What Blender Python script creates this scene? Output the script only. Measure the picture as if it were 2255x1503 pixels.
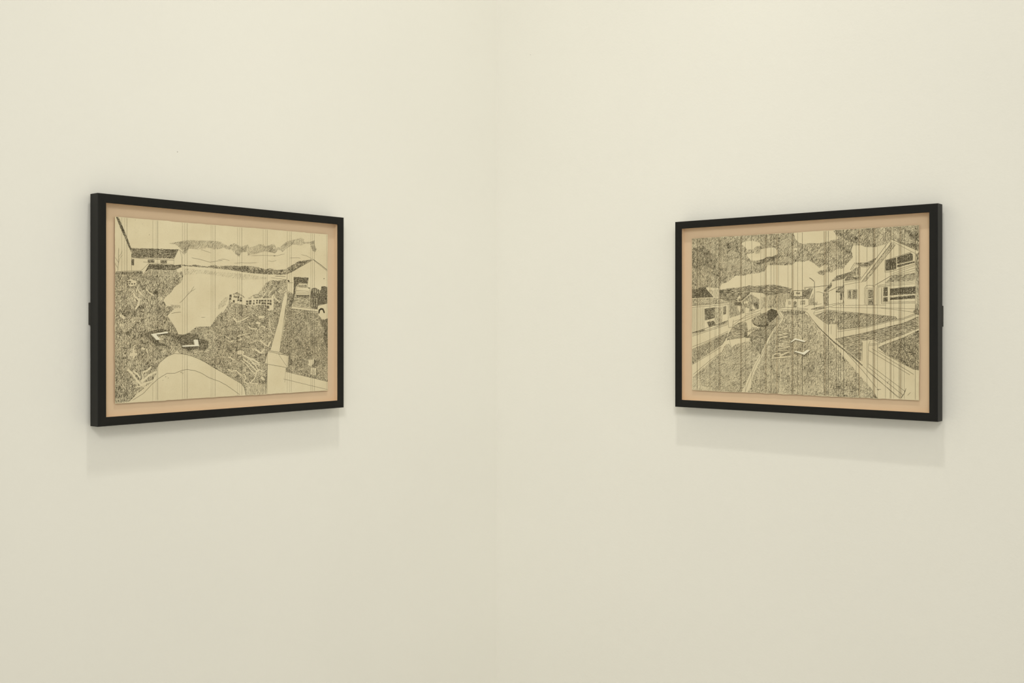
import bpy, bmesh, math, random
import numpy as np
from mathutils import Vector, Matrix

scene = bpy.context.scene
for o in list(bpy.data.objects):
    bpy.data.objects.remove(o)
C = scene.collection

# ------------------------------------------------------------------ camera
CAM_Z = 1.55
cam_data = bpy.data.cameras.new('camera')
cam = bpy.data.objects.new('camera', cam_data)
C.objects.link(cam)
cam.location = (0, 0, CAM_Z)
cam.rotation_euler = (math.pi / 2, 0, 0)
cam_data.sensor_fit = 'HORIZONTAL'
cam_data.sensor_width = 36.0
cam_data.lens = 36.0 * 2335.19 / 2255.0
cam_data.shift_x = (1127.5 - 1107.66) / 2255.0
cam_data.shift_y = -(751.5 - 712.77) / 2255.0
cam_data.clip_start = 0.02
scene.camera = cam

# ------------------------------------------------------------------ view, world, lamps
scene.view_settings.view_transform = 'Standard'
scene.view_settings.look = 'None'
scene.view_settings.exposure = -0.03
scene.view_settings.gamma = 1.0
scene.view_settings.use_curve_mapping = False

world = bpy.data.worlds.new('gallery_daylight')
scene.world = world
world.use_nodes = True
bg = world.node_tree.nodes['Background']
bg.inputs[0].default_value = (1.0, 0.985, 0.94, 1)
bg.inputs[1].default_value = 0.97

# geometry of the corner (metres): camera at the origin, walls at 90 degrees
TH = 0.8695
SC = 0.5
UL = Vector((math.cos(TH), math.sin(TH), 0)); NL = Vector((-math.sin(TH), math.cos(TH), 0))
UR = Vector((math.sin(TH), -math.cos(TH), 0)); NR = Vector((math.cos(TH), math.sin(TH), 0))
FW, FH, FD, GAP = 0.692, 0.500, 0.032, 0.008          # frame width, height, depth, stand-off
OL = Vector((-1.7314 * SC, 4.532 * SC, CAM_Z - 0.4401 * SC))      # front lower corner of each frame
OR = Vector((0.9317 * SC, 5.7436 * SC, CAM_Z - 0.4483 * SC))
WALL_D = FD + GAP
pl, pr = OL + NL * WALL_D, OR + NR * WALL_D
det = UL.x * (-UR.y) + UR.x * UL.y
dx, dy = pr.x - pl.x, pr.y - pl.y
s_l = (dx * (-UR.y) + UR.x * dy) / det
CORNER = Vector((pl.x + UL.x * s_l, pl.y + UL.y * s_l, 0))

def area(name, loc, sx, sy, power, color, target=None, spread=180):
    d = bpy.data.lights.new(name, 'AREA')
    d.shape = 'RECTANGLE'; d.size = sx; d.size_y = sy; d.energy = power; d.color = color
    d.spread = math.radians(spread)
    o = bpy.data.objects.new(name, d); C.objects.link(o)
    o.location = loc
    if target is not None:
        o.rotation_euler = (target - Vector(loc)).to_track_quat('-Z', 'Y').to_euler()
    return o

CEIL = 5.0
area('added_corner_fill', (0, -1.5, 3.6), 0.9, 0.9, 5.0, (1.0, 0.98, 0.93), Vector((CORNER.x, CORNER.y, 0.9)), 50)  # added unseen fill light, brightens both walls towards the corner
lamp_l = OL + NL * WALL_D + UL * 0.11 - NL * 1.19; lamp_l.z = OL.z + 3.30
lamp_r = OR + NR * WALL_D + UR * 0.66 - NR * 1.24; lamp_r.z = OR.z + 3.30
tl = OL + NL * WALL_D + UL * 0.35
tr = OR + NR * WALL_D + UR * 0.35
area('track_lamp_left', lamp_l, 0.18, 0.06, 6.3, (1.0, 0.97, 0.90), tl, 115)
area('track_lamp_right', lamp_r, 0.18, 0.06, 8.6, (1.0, 0.97, 0.90), tr, 115)

# ------------------------------------------------------------------ materials
def mat(name):
    m = bpy.data.materials.new(name); m.use_nodes = True
    nt = m.node_tree
    return m, nt, nt.nodes['Principled BSDF']

def noise(nt, scale, detail=2, vec=None, rough=0.5):
    n = nt.nodes.new('ShaderNodeTexNoise')
    n.inputs['Scale'].default_value = scale; n.inputs['Detail'].default_value = detail
    n.inputs['Roughness'].default_value = rough
    if vec is not None: nt.links.new(vec, n.inputs['Vector'])
    return n

def coords(nt, scale=(1, 1, 1)):
    t = nt.nodes.new('ShaderNodeTexCoord'); mp = nt.nodes.new('ShaderNodeMapping')
    mp.inputs['Scale'].default_value = scale
    nt.links.new(t.outputs['Object'], mp.inputs['Vector'])
    return mp.outputs['Vector']

def ramp(nt, fac, p0, c0, p1, c1):
    r = nt.nodes.new('ShaderNodeValToRGB')
    r.color_ramp.elements[0].position = p0; r.color_ramp.elements[0].color = (*c0, 1)
    r.color_ramp.elements[1].position = p1; r.color_ramp.elements[1].color = (*c1, 1)
    nt.links.new(fac, r.inputs[0])
    return r.outputs[0]

def bump(nt, b, height, strength, dist):
    n = nt.nodes.new('ShaderNodeBump')
    n.inputs['Strength'].default_value = strength; n.inputs['Distance'].default_value = dist
    nt.links.new(height, n.inputs['Height']); nt.links.new(n.outputs['Normal'], b.inputs['Normal'])

WALL_COL = (0.800, 0.787, 0.718)
def wall_material(name, specks=()):
    m, nt, b = mat(name)
    v = coords(nt)
    a = noise(nt, 1.3, 3, v)
    col = ramp(nt, a.outputs['Fac'], 0.35, tuple(c * 0.985 for c in WALL_COL), 0.65, tuple(min(1, c * 1.01) for c in WALL_COL))
    last = col
    for (p, r) in specks:                                # small nicks in the paint
        d = nt.nodes.new('ShaderNodeVectorMath'); d.operation = 'DISTANCE'
        d.inputs[1].default_value = p
        t = nt.nodes.new('ShaderNodeTexCoord'); nt.links.new(t.outputs['Object'], d.inputs[0])
        c = nt.nodes.new('ShaderNodeMath'); c.operation = 'LESS_THAN'; c.inputs[1].default_value = r
        nt.links.new(d.outputs['Value'], c.inputs[0])
        mx = nt.nodes.new('ShaderNodeMix'); mx.data_type = 'RGBA'
        nt.links.new(c.outputs[0], mx.inputs['Factor']); nt.links.new(last, mx.inputs['A'])
        mx.inputs['B'].default_value = (0.42, 0.41, 0.36, 1)
        last = mx.outputs['Result']
    nt.links.new(last, b.inputs['Base Color'])
    b.inputs['Roughness'].default_value = 0.75; b.inputs['Specular IOR Level'].default_value = 0.2
    f = noise(nt, 150, 4, v, 0.6); g = noise(nt, 28, 2, coords(nt, (1, 1, 1.6)))
    s = nt.nodes.new('ShaderNodeMath'); s.operation = 'MULTIPLY_ADD'; s.inputs[1].default_value = 0.8
    nt.links.new(g.outputs['Fac'], s.inputs[0]); nt.links.new(f.outputs['Fac'], s.inputs[2])
    bump(nt, b, s.outputs[0], 0.14, 0.002)
    return m

def plain(name, col, rough=0.6, spec=0.3, var=0.03, scale=40, bmp=0.0, stretch=(1, 1, 1)):
    m, nt, b = mat(name)
    v = coords(nt, stretch)
    n = noise(nt, scale, 4, v)
    nt.links.new(ramp(nt, n.outputs['Fac'], 0.3, tuple(c * (1 - var) for c in col), 0.7, tuple(min(1, c * (1 + var)) for c in col)), b.inputs['Base Color'])
    b.inputs['Roughness'].default_value = rough; b.inputs['Specular IOR Level'].default_value = spec
    if bmp: bump(nt, b, n.outputs['Fac'], bmp, 0.001)
    return m

M_BLACK_H = plain('black_stained_wood_horizontal', (0.0055, 0.0052, 0.0036), 0.50, 0.25, 0.35, 60, 0.15, (0.08, 1, 1))
M_BLACK_V = plain('black_stained_wood_upright', (0.0055, 0.0052, 0.0036), 0.50, 0.25, 0.35, 60, 0.15, (1, 1, 0.08))
M_MOUNT = plain('pink_mount_board', (0.672, 0.510, 0.340), 0.85, 0.15, 0.012, 25)
M_BRACKET = plain('dark_bracket_metal', (0.022, 0.020, 0.015), 0.6, 0.4, 0.1, 50)
M_INK = plain('etching_ink', (0.062, 0.050, 0.026), 0.7, 0.2, 0.15, 60)
M_WASH = plain('thin_plate_tone', (0.51, 0.42, 0.26), 0.8, 0.15, 0.05, 60)
M_SLIP = plain('white_card', (0.760, 0.710, 0.540), 0.85, 0.15, 0.01, 60)
M_FLOOR = plain('pale_concrete', (0.66, 0.63, 0.57), 0.5, 0.4, 0.06, 6)
M_CEIL = plain('white_ceiling_paint', (0.82, 0.81, 0.75), 0.9, 0.1, 0.01, 6)

def paper_material():
    m, nt, b = mat('cream_etching_paper')
    v = coords(nt)
    n = noise(nt, 9, 5, v, 0.65)
    c1 = ramp(nt, n.outputs['Fac'], 0.32, (0.630, 0.543, 0.350), 0.66, (0.695, 0.615, 0.412))
    k = noise(nt, 420, 2, v)                              # fine plate tone and foxing
    c2 = ramp(nt, k.outputs['Fac'], 0.22, (0.80, 0.78, 0.72), 0.40, (1, 1, 1))
    mx = nt.nodes.new('ShaderNodeMix'); mx.data_type = 'RGBA'; mx.blend_type = 'MULTIPLY'
    mx.inputs['Factor'].default_value = 0.6
    nt.links.new(c1, mx.inputs['A']); nt.links.new(c2, mx.inputs['B'])
    nt.links.new(mx.outputs['Result'], b.inputs['Base Color'])
    b.inputs['Roughness'].default_value = 0.9; b.inputs['Specular IOR Level'].default_value = 0.1
    bump(nt, b, k.outputs['Fac'], 0.1, 0.0005)
    return m
M_PAPER = paper_material()

# ------------------------------------------------------------------ mesh helpers
def link(name, verts, faces, material, parent=None, bevel=0.0):
    me = bpy.data.meshes.new(name)
    me.from_pydata([tuple(v) for v in verts], [], faces)
    bm = bmesh.new(); bm.from_mesh(me)
    bmesh.ops.recalc_face_normals(bm, faces=bm.faces)
    if bevel:
        bmesh.ops.bevel(bm, geom=list(bm.edges), offset=bevel, segments=2, affect='EDGES', profile=0.5)
    bm.to_mesh(me); bm.free()
    me.materials.append(material)
    o = bpy.data.objects.new(name, me); C.objects.link(o)
    if parent is not None: o.parent = parent
    return o

def box(name, a, b, material, parent=None, bevel=0.0):
    (x0, y0, z0), (x1, y1, z1) = a, b
    v = [(x0, y0, z0), (x1, y0, z0), (x1, y1, z0), (x0, y1, z0), (x0, y0, z1), (x1, y0, z1), (x1, y1, z1), (x0, y1, z1)]
    f = [(0, 3, 2, 1), (4, 5, 6, 7), (0, 1, 5, 4), (1, 2, 6, 5), (2, 3, 7, 6), (3, 0, 4, 7)]
    return link(name, v, f, material, parent, bevel)

def structure(o):
    o['kind'] = 'structure'; return o

# ------------------------------------------------------------------ the room
TK, LEN = 0.12, 5.2
def wall(name, n, far, material):
    """a wall slab from the corner to CORNER+far, thick on its outer side"""
    a, b = CORNER, CORNER + far
    o = [a, b, b + n * TK, a + n * TK]
    base = a
    v = [(p.x - base.x, p.y - base.y, z) for z in (0, CEIL) for p in o]
    f = [(0, 3, 2, 1), (4, 5, 6, 7), (0, 1, 5, 4), (1, 2, 6, 5), (2, 3, 7, 6), (3, 0, 4, 7)]
    ob = link(name, v, f, material); ob.location = base
    return structure(ob)

def wall_point(o, u, n, px, py):
    """the point on a wall that the photograph shows at px, py, relative to CORNER"""
    r = Vector(((px - 1107.66) / 2335.19, 1.0, (712.77 - py) / 2335.19))
    d = (o + n * WALL_D)
    t = (d.x * n.x + d.y * n.y) / (r.x * n.x + r.y * n.y)
    p = r * t
    return (p.x - CORNER.x, p.y - CORNER.y, p.z + CAM_Z)

wall('wall_left', NL, -UL * LEN, wall_material('cream_wall_paint_left', [(wall_point(OL, UL, NL, 390.7, 334.3), 0.0012)]))
wall('wall_right', NR, UR * LEN, wall_material('cream_wall_paint_right', [(wall_point(OR, UR, NR, 1168.2, 120.5), 0.0010)]))
p0, p1, p2, p3 = CORNER, CORNER - UL * LEN, CORNER - UL * LEN + UR * LEN, CORNER + UR * LEN
def slab(name, z0, z1, material):
    v = [(p.x, p.y, z) for z in (z0, z1) for p in (p0, p1, p2, p3)]
    f = [(0, 3, 2, 1), (4, 5, 6, 7), (0, 1, 5, 4), (1, 2, 6, 5), (2, 3, 7, 6), (3, 0, 4, 7)]
    return structure(link(name, v, f, material))
slab('floor', -0.1, 0.0, M_FLOOR)
slab('ceiling', CEIL, CEIL + 0.1, M_CEIL)
# ------------------------------------------------------------------ etching: data traced in sheet millimetres (origin lower left)
SW, SH = 600.0, 407.0
ART_LEFT = {
 'reg': [
  ('leafL',0.44,[(-2.1,279.6),(69.8,284.5),(81.9,295.3),(123.8,295.1),(145.3,295.9),(156.1,298.7),(168.8,292.8),(169.7,279.3),(163.3,267.9),(145.3,256.3),(138.1,245),(122.1,232.1),(118.5,227.3),(125.6,214.8),(145.3,212.7),(147.1,208.4),(128.3,192.4),(139.9,178.2),(148.9,165.5),(157,149.6),(159.7,116.1),(145.3,106.1),(127.4,99.4),(109.7,87.3),(102.7,76.5),(101,60.9),(90.5,44.2),(68.1,28.1),(47.7,15.2),(30.9,2.3),(-2.1,0.4)]),
  ('leafR',0.43,[(157,149.6),(172.4,149.5),(181.6,152.6),(203.8,167),(233.9,167.8),(241.5,166.9),(249.2,176.7),(260.7,191.5),(274.3,204),(275,198.5),(284.8,210.1),(292.6,223.5),(295.6,231),(300.5,244.4),(310.4,247.1),(318.4,250.6),(336.5,241),(342.6,232.7),(367.1,245),(383.6,248.7),(400.3,273.1),(417.2,282.2),(438.5,281.1),(466.6,285.5),(466.6,255.8),(463.4,254),(451.4,222.1),(440.7,180.4),(415.1,107.2),(408.7,105.6),(398.2,75.9),(407,73.6),(402.4,0.3),(342.6,-0),(337.5,20.4),(330.4,29.1),(306.5,41.8),(286.7,52.6),(263.4,64.1),(249.2,71.9),(228.2,84),(205.7,94.3),(181.6,102.1),(163.3,105.2),(156.1,106.7)]),
  ('grassv',0.2,[(346.6,26.8),(402.4,24.3),(402.4,0.3),(342.6,-0)]),
  ('diagL',0.25,[(7.7,165.9),(46,187.3),(54.5,187.3),(44.4,168.9),(24.3,155.2)]),
  ('diagL',0.3,[(16,150.7),(29.3,149),(29.3,121.5),(9.4,124.9)]),
  ('grassv',0.36,[(81.9,295.8),(145.3,295.9),(145.3,283.2),(81.9,282.6),(73.3,284.6)]),
  ('grassv',0.62,[(-2.1,286.4),(64.7,291.2),(69.8,283.7),(-2.1,278.9)]),
  ('dark',0.68,[(68.1,150.3),(88.8,159.5),(118.5,164),(130.9,156.1),(145.3,146.5),(163.3,146.4),(181.6,152.6),(207.6,149.2),(211.3,141.1),(237.7,134.3),(237.7,118),(224.5,110.1),(211.3,115.2),(181.6,112.5),(163.3,117.7),(145.3,122.7),(118.5,123.2),(99.2,123.5),(81.9,139.3)]),
  ('leafR',0.5,[(104.5,148.4),(145.3,144.9),(156.1,135.3),(165.1,119.2),(136.3,122.9),(108,132.7)]),
  ('brick',0.72,[(2,406.6),(8.6,406.5),(24.3,373.6),(39,340.1),(39,330.1),(31.8,343.5),(22.6,362.8),(11.9,383.4)]),
  ('brick',0.62,[(39,340.4),(106.2,342.9),(157.5,344.1),(153.4,337.5),(145.3,322.5),(92.3,321.1),(39.8,320.2)]),
  ('dark',0.72,[(39.3,316.3),(45.2,316.6),(45.2,303.1),(39.3,303.3)]),
  ('dark',0.6,[(79.3,316.9),(95.4,317.4),(95.4,311.1),(79.3,310.7)]),
  ('dark',0.6,[(110.6,316.8),(127.4,317.3),(126.5,310.9),(110.6,311)]),
  ('brick',0.7,[(69.8,285.2),(81.9,307.4),(109.7,307.9),(145.3,307.8),(164.2,309.7),(165.1,303.8),(147.1,296),(123.8,295.1),(81.9,295.8),(75,290.1)]),
  ('x',0,[(152.5,297.8),(165.1,301.5),(177.9,300.4),(167,295.1),(158.8,291.6),(152.5,293)]),
  ('hill',0.58,[(164.2,309.7),(190.8,308.9),(200.1,311.4),(218.8,309.3),(233.9,308.3),(253,313.7),(263.4,310.2),(275,311.5),(298.5,313),(322.4,312.7),(342.6,314.9),(358.9,314.2),(379.5,312.5),(402.4,307.4),(413,311.3),(436.4,307.9),(447.1,309.2),(460.1,309.7),(481.9,321.1),(504.1,332.6),(551.5,340.1),(481.9,303.5),(460.1,296.6),(438.5,295.9),(404.5,295.9),(363,296.6),(332.5,298.8),(302.5,301.9),(263.4,304),(237.7,305.2),(190.8,306),(165.1,307)]),
  ('cloud',0.25,[(127.4,355.9),(156.1,361.5),(179.8,367),(209.4,367.9),(237.7,369.6),(263.4,369.5),(263.4,369.4),(275,366.8),(290.7,359.4),(308.4,367.1),(316.4,365.1),(330.4,360),(348.7,366.9),(353.8,359.6),(371.2,364),(381.5,369.7),(396.1,369.6),(400.3,363.9),(415.1,369.9),(427.8,372.3),(434.2,364),(447.1,366.5),(464.4,379.7),(486.4,386.2),(513,393.2),(522,390.2),(522,383.1),(542.4,384.3),(556.1,388.7),(556.1,377.9),(563,365.8),(558.4,358.3),(549.2,361.4),(540.1,378.8),(522,377.7),(513,371.9),(486.4,373.9),(468.8,364.2),(453.6,352.9),(440.7,359.2),(429.9,348.3),(413,350.8),(400.3,351.9),(383.6,347.6),(369.1,343.5),(348.7,339.1),(346.6,347.4),(330.4,346.6),(322.4,334.4),(312.4,340.6),(302.5,350.1),(286.7,350.9),(278.9,353.8),(263.4,349.7),(249.2,349),(237.7,351.7),(209.4,346.1),(185.3,347.2),(174.3,333.8),(168.8,338.3),(156.1,350.4),(147.1,354.7)]),
  ('cloud',0.36,[(157.9,360.9),(189,366.7),(185.3,348.8),(172.4,333.7),(159.7,347.4)]),
  ('cloud',0.36,[(542.4,384.3),(556.1,388.7),(556.1,378.8),(561.8,365.7),(558.4,358.3),(549.2,361.4),(542.4,373.6)]),
  ('cloud',0.07,[(168.8,301.6),(237.7,299.5),(263.4,297.1),(342.6,295),(404.5,288.6),(404.5,283.5),(332.5,279.5),(263.4,287.2),(218.8,290.6),(172.4,285.8)]),
  ('cloud',0.24,[(134.5,217.7),(161.5,216.5),(163.3,210.1),(145.3,208.3)]),
  ('cloud',0.14,[(263.4,219.8),(282.8,236.6),(292.6,238.4),(286.7,220.1),(263.4,205)]),
  ('leafR',0.25,[(379.5,248.6),(400.3,271.4),(417.2,263.3),(413,244.2),(383.6,243.6)]),
  ('x',0,[(468.8,296.1),(550.3,339.1),(597.8,314.2),(598.3,268),(576.8,267.4),(540.1,268.2),(485.3,250.1),(466.6,256.7),(466.6,284.6)]),
  ('lawn',0.56,[(468.8,254.1),(487.5,249.3),(490.8,238.8),(481.9,219.3),(481.9,207.1),(465.5,206.9),(456.8,176.7)]),
  ('dark',0.72,[(488.1,292.3),(536.7,292.2),(533.3,273.4),(531,276.9),(506.3,277.9),(495.2,267),(493,247.6),(490.8,233.5),(485.3,224.6),(488.6,265.1)]),
  ('horiz',0.34,[(490.8,245.8),(542.4,246.9),(542.4,214.8),(484.1,218.5)]),
  ('dark',0.7,[(546.9,264.8),(558.4,266.9),(576.8,260.2),(579.1,271.1),(588.5,272.2),(598.3,269.8),(598.3,226.3),(569.9,222.3),(565.3,211.4),(542.4,214.8),(542.4,255.8)]),
  ('w',1.38,[(551.9,263.2),(552.4,252.8)]),
  ('w',1.38,[(558.4,263.4),(558.8,253)]),
  ('w',1.38,[(564.8,263.5),(565.3,253.1)]),
  ('w',1.38,[(571,263.7),(571.5,253.2)]),
  ('w',1.07,[(547.4,239.8),(547.8,218.4)]),
  ('w',1.07,[(554.9,240),(555.4,218.5)]),
  ('w',1.07,[(563,240.1),(563.4,218.6)]),
  ('x',0,[(501.9,272.5),(506.3,277.1),(531,276.9),(533.7,266.3),(541.2,264.3),(537.8,246.8),(497.4,246),(494.1,250.3),(499.2,268)]),
  ('grassv',0.42,[(500.7,267.2),(504.1,274),(529.9,273.8),(532.8,265.4),(513,265.8)]),
  ('dark',0.6,[(495.2,246.4),(538.9,247.4),(535.5,241.4),(499.6,240.7)]),
  ('lawn',0.47,[(466.6,218),(481.9,215.6),(481.9,212),(565.3,206.7),(569.9,196.8),(581.5,185.2),(599,188),(602.5,22.9),(463.4,54),(463.4,63.2),(469.9,63.3),(473.2,93),(443.9,102.3),(448.2,124.8),(457.9,170)]),
  ('dark',0.66,[(574.5,187.9),(581.5,183.4),(588.5,186.1),(600.2,187.1),(601.3,108.2),(592,115.6),(583.8,142.8),(590.8,155.4),(576.8,173.5)]),
  ('lawn',0.6,[(445,111),(453.6,102.1),(475.4,92.9),(472.1,65),(490.8,71.5),(481.9,92.8),(460.1,110.7)]),
  ('x',0,[(567.6,220.5),(598.3,227.2),(599,188.2),(588.5,184.6),(579.1,188.2),(571,197.1),(565.3,209.7)]),
  ('x',0,[(481.9,217.6),(567.6,211.5),(566.4,205.2),(481.9,212.3)]),
  ('x',0,[(465.5,256.7),(468.8,243.6),(464.4,222.3),(443.9,102.3),(415.1,107.2),(440.7,180.4),(451.4,222.1)]),
  ('x',0,[(408.7,105.6),(473.2,93),(469.9,63.3),(398.2,75.9)]),
  ('x',0,[(407,74.8),(463.4,63.2),(463.4,54),(604.9,21.9),(604.9,-4.5),(402.4,-1.4)]),
  ('dark',0.6,[(554.9,82.1),(567.6,74.6),(565.3,63.9),(546.9,64.5)]),
  ('x',0,[(535.5,80.9),(554.9,82.1),(552.6,71.5),(544.6,64.6),(534.4,68.4),(537.8,71.9)]),
  ('x',0,[(542.4,61.9),(561.8,60.4),(560.7,40.7),(541.2,44.1)]),
  ('x',0,[(294.6,230.2),(300.5,245.2),(332.5,240.1),(342.6,233.5),(358.9,234.7),(360.9,241.5),(364,241.5),(365,235.6),(418.2,237.4),(421.4,243.5),(425.7,244.5),(425.7,208.2),(419.3,208.2),(413,206.4),(408.7,206.4),(402.4,221.7),(346.6,218.4),(314.4,223),(308.4,222.1)]),
  ('dark',0.72,[(295.6,243.5),(301.5,243.4),(301.5,236.9),(295.6,237)]),
  ('dark',0.72,[(294.6,236),(300.5,235.9),(300.5,230.3),(294.6,230.3)]),
  ('dark',0.72,[(307.5,241.2),(311.4,241.1),(311.4,237.1),(307.5,237.2)]),
  ('dark',0.72,[(312.4,240.5),(316.4,240.4),(316.4,236.4),(312.4,236.5)]),
  ('dark',0.72,[(318.4,240.6),(323.4,240.5),(323.4,234.8),(318.4,234.9)]),
  ('dark',0.72,[(326.4,237.4),(331.5,237.3),(331.5,234.2),(326.4,234.2)]),
  ('dark',0.72,[(318.4,233.1),(323.4,233),(323.4,229),(318.4,229.1)]),
  ('dark',0.72,[(325.4,232.4),(331.5,232.3),(331.5,227.4),(325.4,227.5)]),
  ('dark',0.72,[(305.5,230.4),(310.4,230.3),(310.4,224.6),(305.5,224.7)]),
  ('dark',0.72,[(343.6,230.2),(349.7,230.1),(349.7,226),(343.6,226.1)]),
  ('dark',0.72,[(351.7,231.1),(358.9,231.1),(358.9,226.2),(351.7,226.2)]),
  ('dark',0.72,[(343.6,224.3),(349.7,224.2),(349.7,220.1),(343.6,220.2)]),
  ('dark',0.72,[(351.7,225.2),(358.9,225.2),(358.9,221.1),(351.7,221.2)]),
  ('dark',0.72,[(365,231.4),(368.1,231.3),(368.1,228),(365,228.2)]),
  ('dark',0.72,[(364,225.4),(368.1,225.3),(368.1,220.4),(364,220.5)]),
  ('dark',0.72,[(373.3,232.4),(378.4,232.3),(378.4,229),(373.3,229.1)]),
  ('dark',0.72,[(381.5,232.5),(386.7,232.4),(386.7,228.3),(381.5,228.4)]),
  ('dark',0.72,[(387.8,232.6),(395.1,232.6),(395.1,228.5),(387.8,228.5)]),
  ('dark',0.72,[(397.2,232.8),(403.5,232.7),(403.5,228.6),(397.2,228.7)]),
  ('dark',0.72,[(407.7,233),(411.9,232.9),(411.9,228.7),(407.7,228.8)]),
  ('dark',0.72,[(414,233.1),(419.3,233),(419.3,228),(414,228.1)]),
  ('dark',0.72,[(373.3,227.3),(377.4,227.2),(377.4,223.1),(373.3,223.2)]),
  ('dark',0.72,[(380.5,227.4),(385.7,227.3),(385.7,223.2),(380.5,223.3)]),
  ('dark',0.72,[(388.8,226.7),(402.4,226.7),(402.4,222.6),(388.8,222.6)]),
  ('dark',0.72,[(406.6,226.1),(413,226),(413,221.9),(406.6,222)]),
  ('dark',0.72,[(414,226.2),(419.3,226.1),(419.3,220.2),(414,220.3)]),
  ('dark',0.72,[(405.6,218.7),(411.9,218.6),(411.9,211.5),(405.6,211.6)]),
  ('x',0,[(29.3,268.5),(37.6,271.8),(50.3,267.6),(51.1,259.2),(37.6,256.5),(27.6,260.8)]),
  ('dark',0.72,[(28.4,267.7),(31.8,267.7),(31.8,264.8),(28.4,264.8)]),
  ('dark',0.72,[(32.9,268.2),(37.6,268.2),(37.6,265.2),(32.9,265.3)]),
  ('dark',0.72,[(28.4,263.1),(30.9,263.1),(30.9,260.2),(28.4,260.2)]),
  ('dark',0.72,[(32.3,263.6),(36,263.5),(36,260.6),(32.3,260.7)]),
  ('dark',0.72,[(38.5,263.3),(42.3,263.2),(42.3,260.5),(38.5,260.5)]),
  ('dark',0.72,[(45.2,263.5),(48.1,263.4),(48.1,260.6),(45.2,260.7)]),
  ('w',3.67,[(44.4,240.6),(47.7,233.7),(57.9,226.2),(56.2,215.4),(49.4,207.6)]),
  ('w',2.75,[(52.8,255.4),(57.9,243.2),(65.6,238)]),
  ('w',2.14,[(75,251.3),(81.9,243.7),(94,237.8)]),
  ('w',3.67,[(29.3,72.7),(41,64.6),(49.4,52),(61.3,39.2)]),
  ('w',3.06,[(44.4,69.1),(54.5,61.1),(59.6,54.7)]),
  ('w',3.37,[(68.1,66.7),(78.4,69.5),(87,77)]),
  ('w',3.98,[(64.7,45.2),(81.9,58.5),(99.2,65.7)]),
  ('w',3.06,[(61.3,39.2),(75,41.7),(90.5,45.7)]),
  ('w',2.14,[(49.4,33.6),(63,36),(75,38.6)]),
  ('w',2.45,[(65.6,62.2),(67.3,52.9),(63,45.3)]),
  ('w',6.12,[(37.6,106.1),(49.4,106.6)]),
  ('w',3.98,[(43.5,116.7),(44.4,99.8)]),
  ('w',3.98,[(64.7,119.4),(69.8,117.8)]),
  ('w',3.06,[(76.7,116.1),(78.4,109.8)]),
  ('w',4.59,[(12.7,172),(17.6,170.4)]),
  ('w',6.12,[(14.3,191.7),(21,187.2)]),
  ('w',3.06,[(306.5,188.5),(316.4,178.5),(326.4,180.2),(342.6,186.9),(348.7,190.3)]),
  ('w',5.82,[(383.6,190.5),(395.1,190.6)]),
  ('w',5.2,[(375.3,176.5),(383.6,174.8)]),
  ('w',2.45,[(350.7,166.7),(358.9,161.6),(375.3,161.6)]),
  ('w',2.14,[(387.8,168.3),(400.3,164.9)]),
  ('w',1.84,[(413,187.2),(414,164.9)]),
  ('w',1.84,[(414,164.9),(420.4,151.1)]),
  ('w',3.98,[(385.7,132.5),(400.3,122.1),(408.7,118.5),(416.1,128.7)]),
  ('w',9.18,[(322.4,104.8),(332.5,104.6)]),
  ('w',3.98,[(332.5,99.6),(350.7,90.7),(367.1,85.2),(379.5,78.1)]),
  ('w',3.67,[(371.2,110.6),(387.8,101.8),(396.1,110.2)]),
  ('w',2.75,[(334.5,89.5),(350.7,78.9),(363,68.4),(375.3,57.8),(383.6,61),(396.1,57.1)]),
  ('w',2.45,[(360.9,80.3),(373.3,69.8),(379.5,57.7)]),
  ('w',2.14,[(328.4,86.3),(346.6,74),(356.8,61.8),(369.1,52.9)]),
  ('w',2.14,[(354.8,85.6),(371.2,76.6),(383.6,72.9)]),
  ('w',2.75,[(290.7,65.7),(302.5,59.5),(314.4,61.6),(330.4,49.3)]),
  ('w',2.75,[(375.3,57.8),(369.1,41.1),(354.8,29.8),(377.4,27.1)]),
  ('w',5.2,[(389.9,42),(396.1,36.6)]),
  ('w',2.45,[(338.5,52.3),(342.6,42.1),(336.5,33.9),(348.7,28.4)]),
  ('w',2.14,[(290.7,133.7),(298.5,130.2),(306.5,133.5)]),
  ('w',2.14,[(318.4,143.4),(330.4,146.6),(340.5,148.2)]),
  ('w',3.98,[(322.4,135),(330.4,136.5)]),
  ('w',1.84,[(282.8,145.3),(294.6,138.6)]),
  ('w',2.14,[(292.6,95.5),(306.5,88.5)]),
  ('w',2.45,[(425.7,246.2),(432.1,236),(442.8,229.2)]),
  ('w',3.98,[(421.4,242.7),(423.6,210)]),
  ('w',2.45,[(389.9,236.9),(404.5,252.6)]),
  ('w',2.14,[(440.7,253.5),(447.1,257.1)]),
  ('w',2.14,[(413,249.4),(421.4,258.2)]),
  ('x',0,[(86.2,150.6),(127.1,156.3),(129.3,152.7),(99.3,149.4),(109.2,137.7),(99.6,137.6)]),
  ('x',0,[(196,136.6),(206.9,137.1),(210,121.7),(166.9,120.9),(165.8,124),(199,125.1)]),
  ('cloud',0.4,[(121.4,53.9),(123.8,55.1),(126.3,54.4),(125.6,52.4),(122.6,52.5)]),
  ('cloud',0.4,[(127.9,51.3),(130.1,52.3),(132.2,51.7),(131.6,50),(129,50.1)]),
  ('cloud',0.4,[(115.5,46.3),(117.6,47.3),(119.8,46.7),(119.1,45),(116.6,45.1)]),
  ('cloud',0.4,[(161.3,62.7),(164.2,64.2),(167.1,63.3),(166.3,61),(162.8,61.1)]),
  ('cloud',0.4,[(165.7,60.2),(167.9,61.3),(170.1,60.6),(169.4,58.9),(166.8,59)]),
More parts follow.
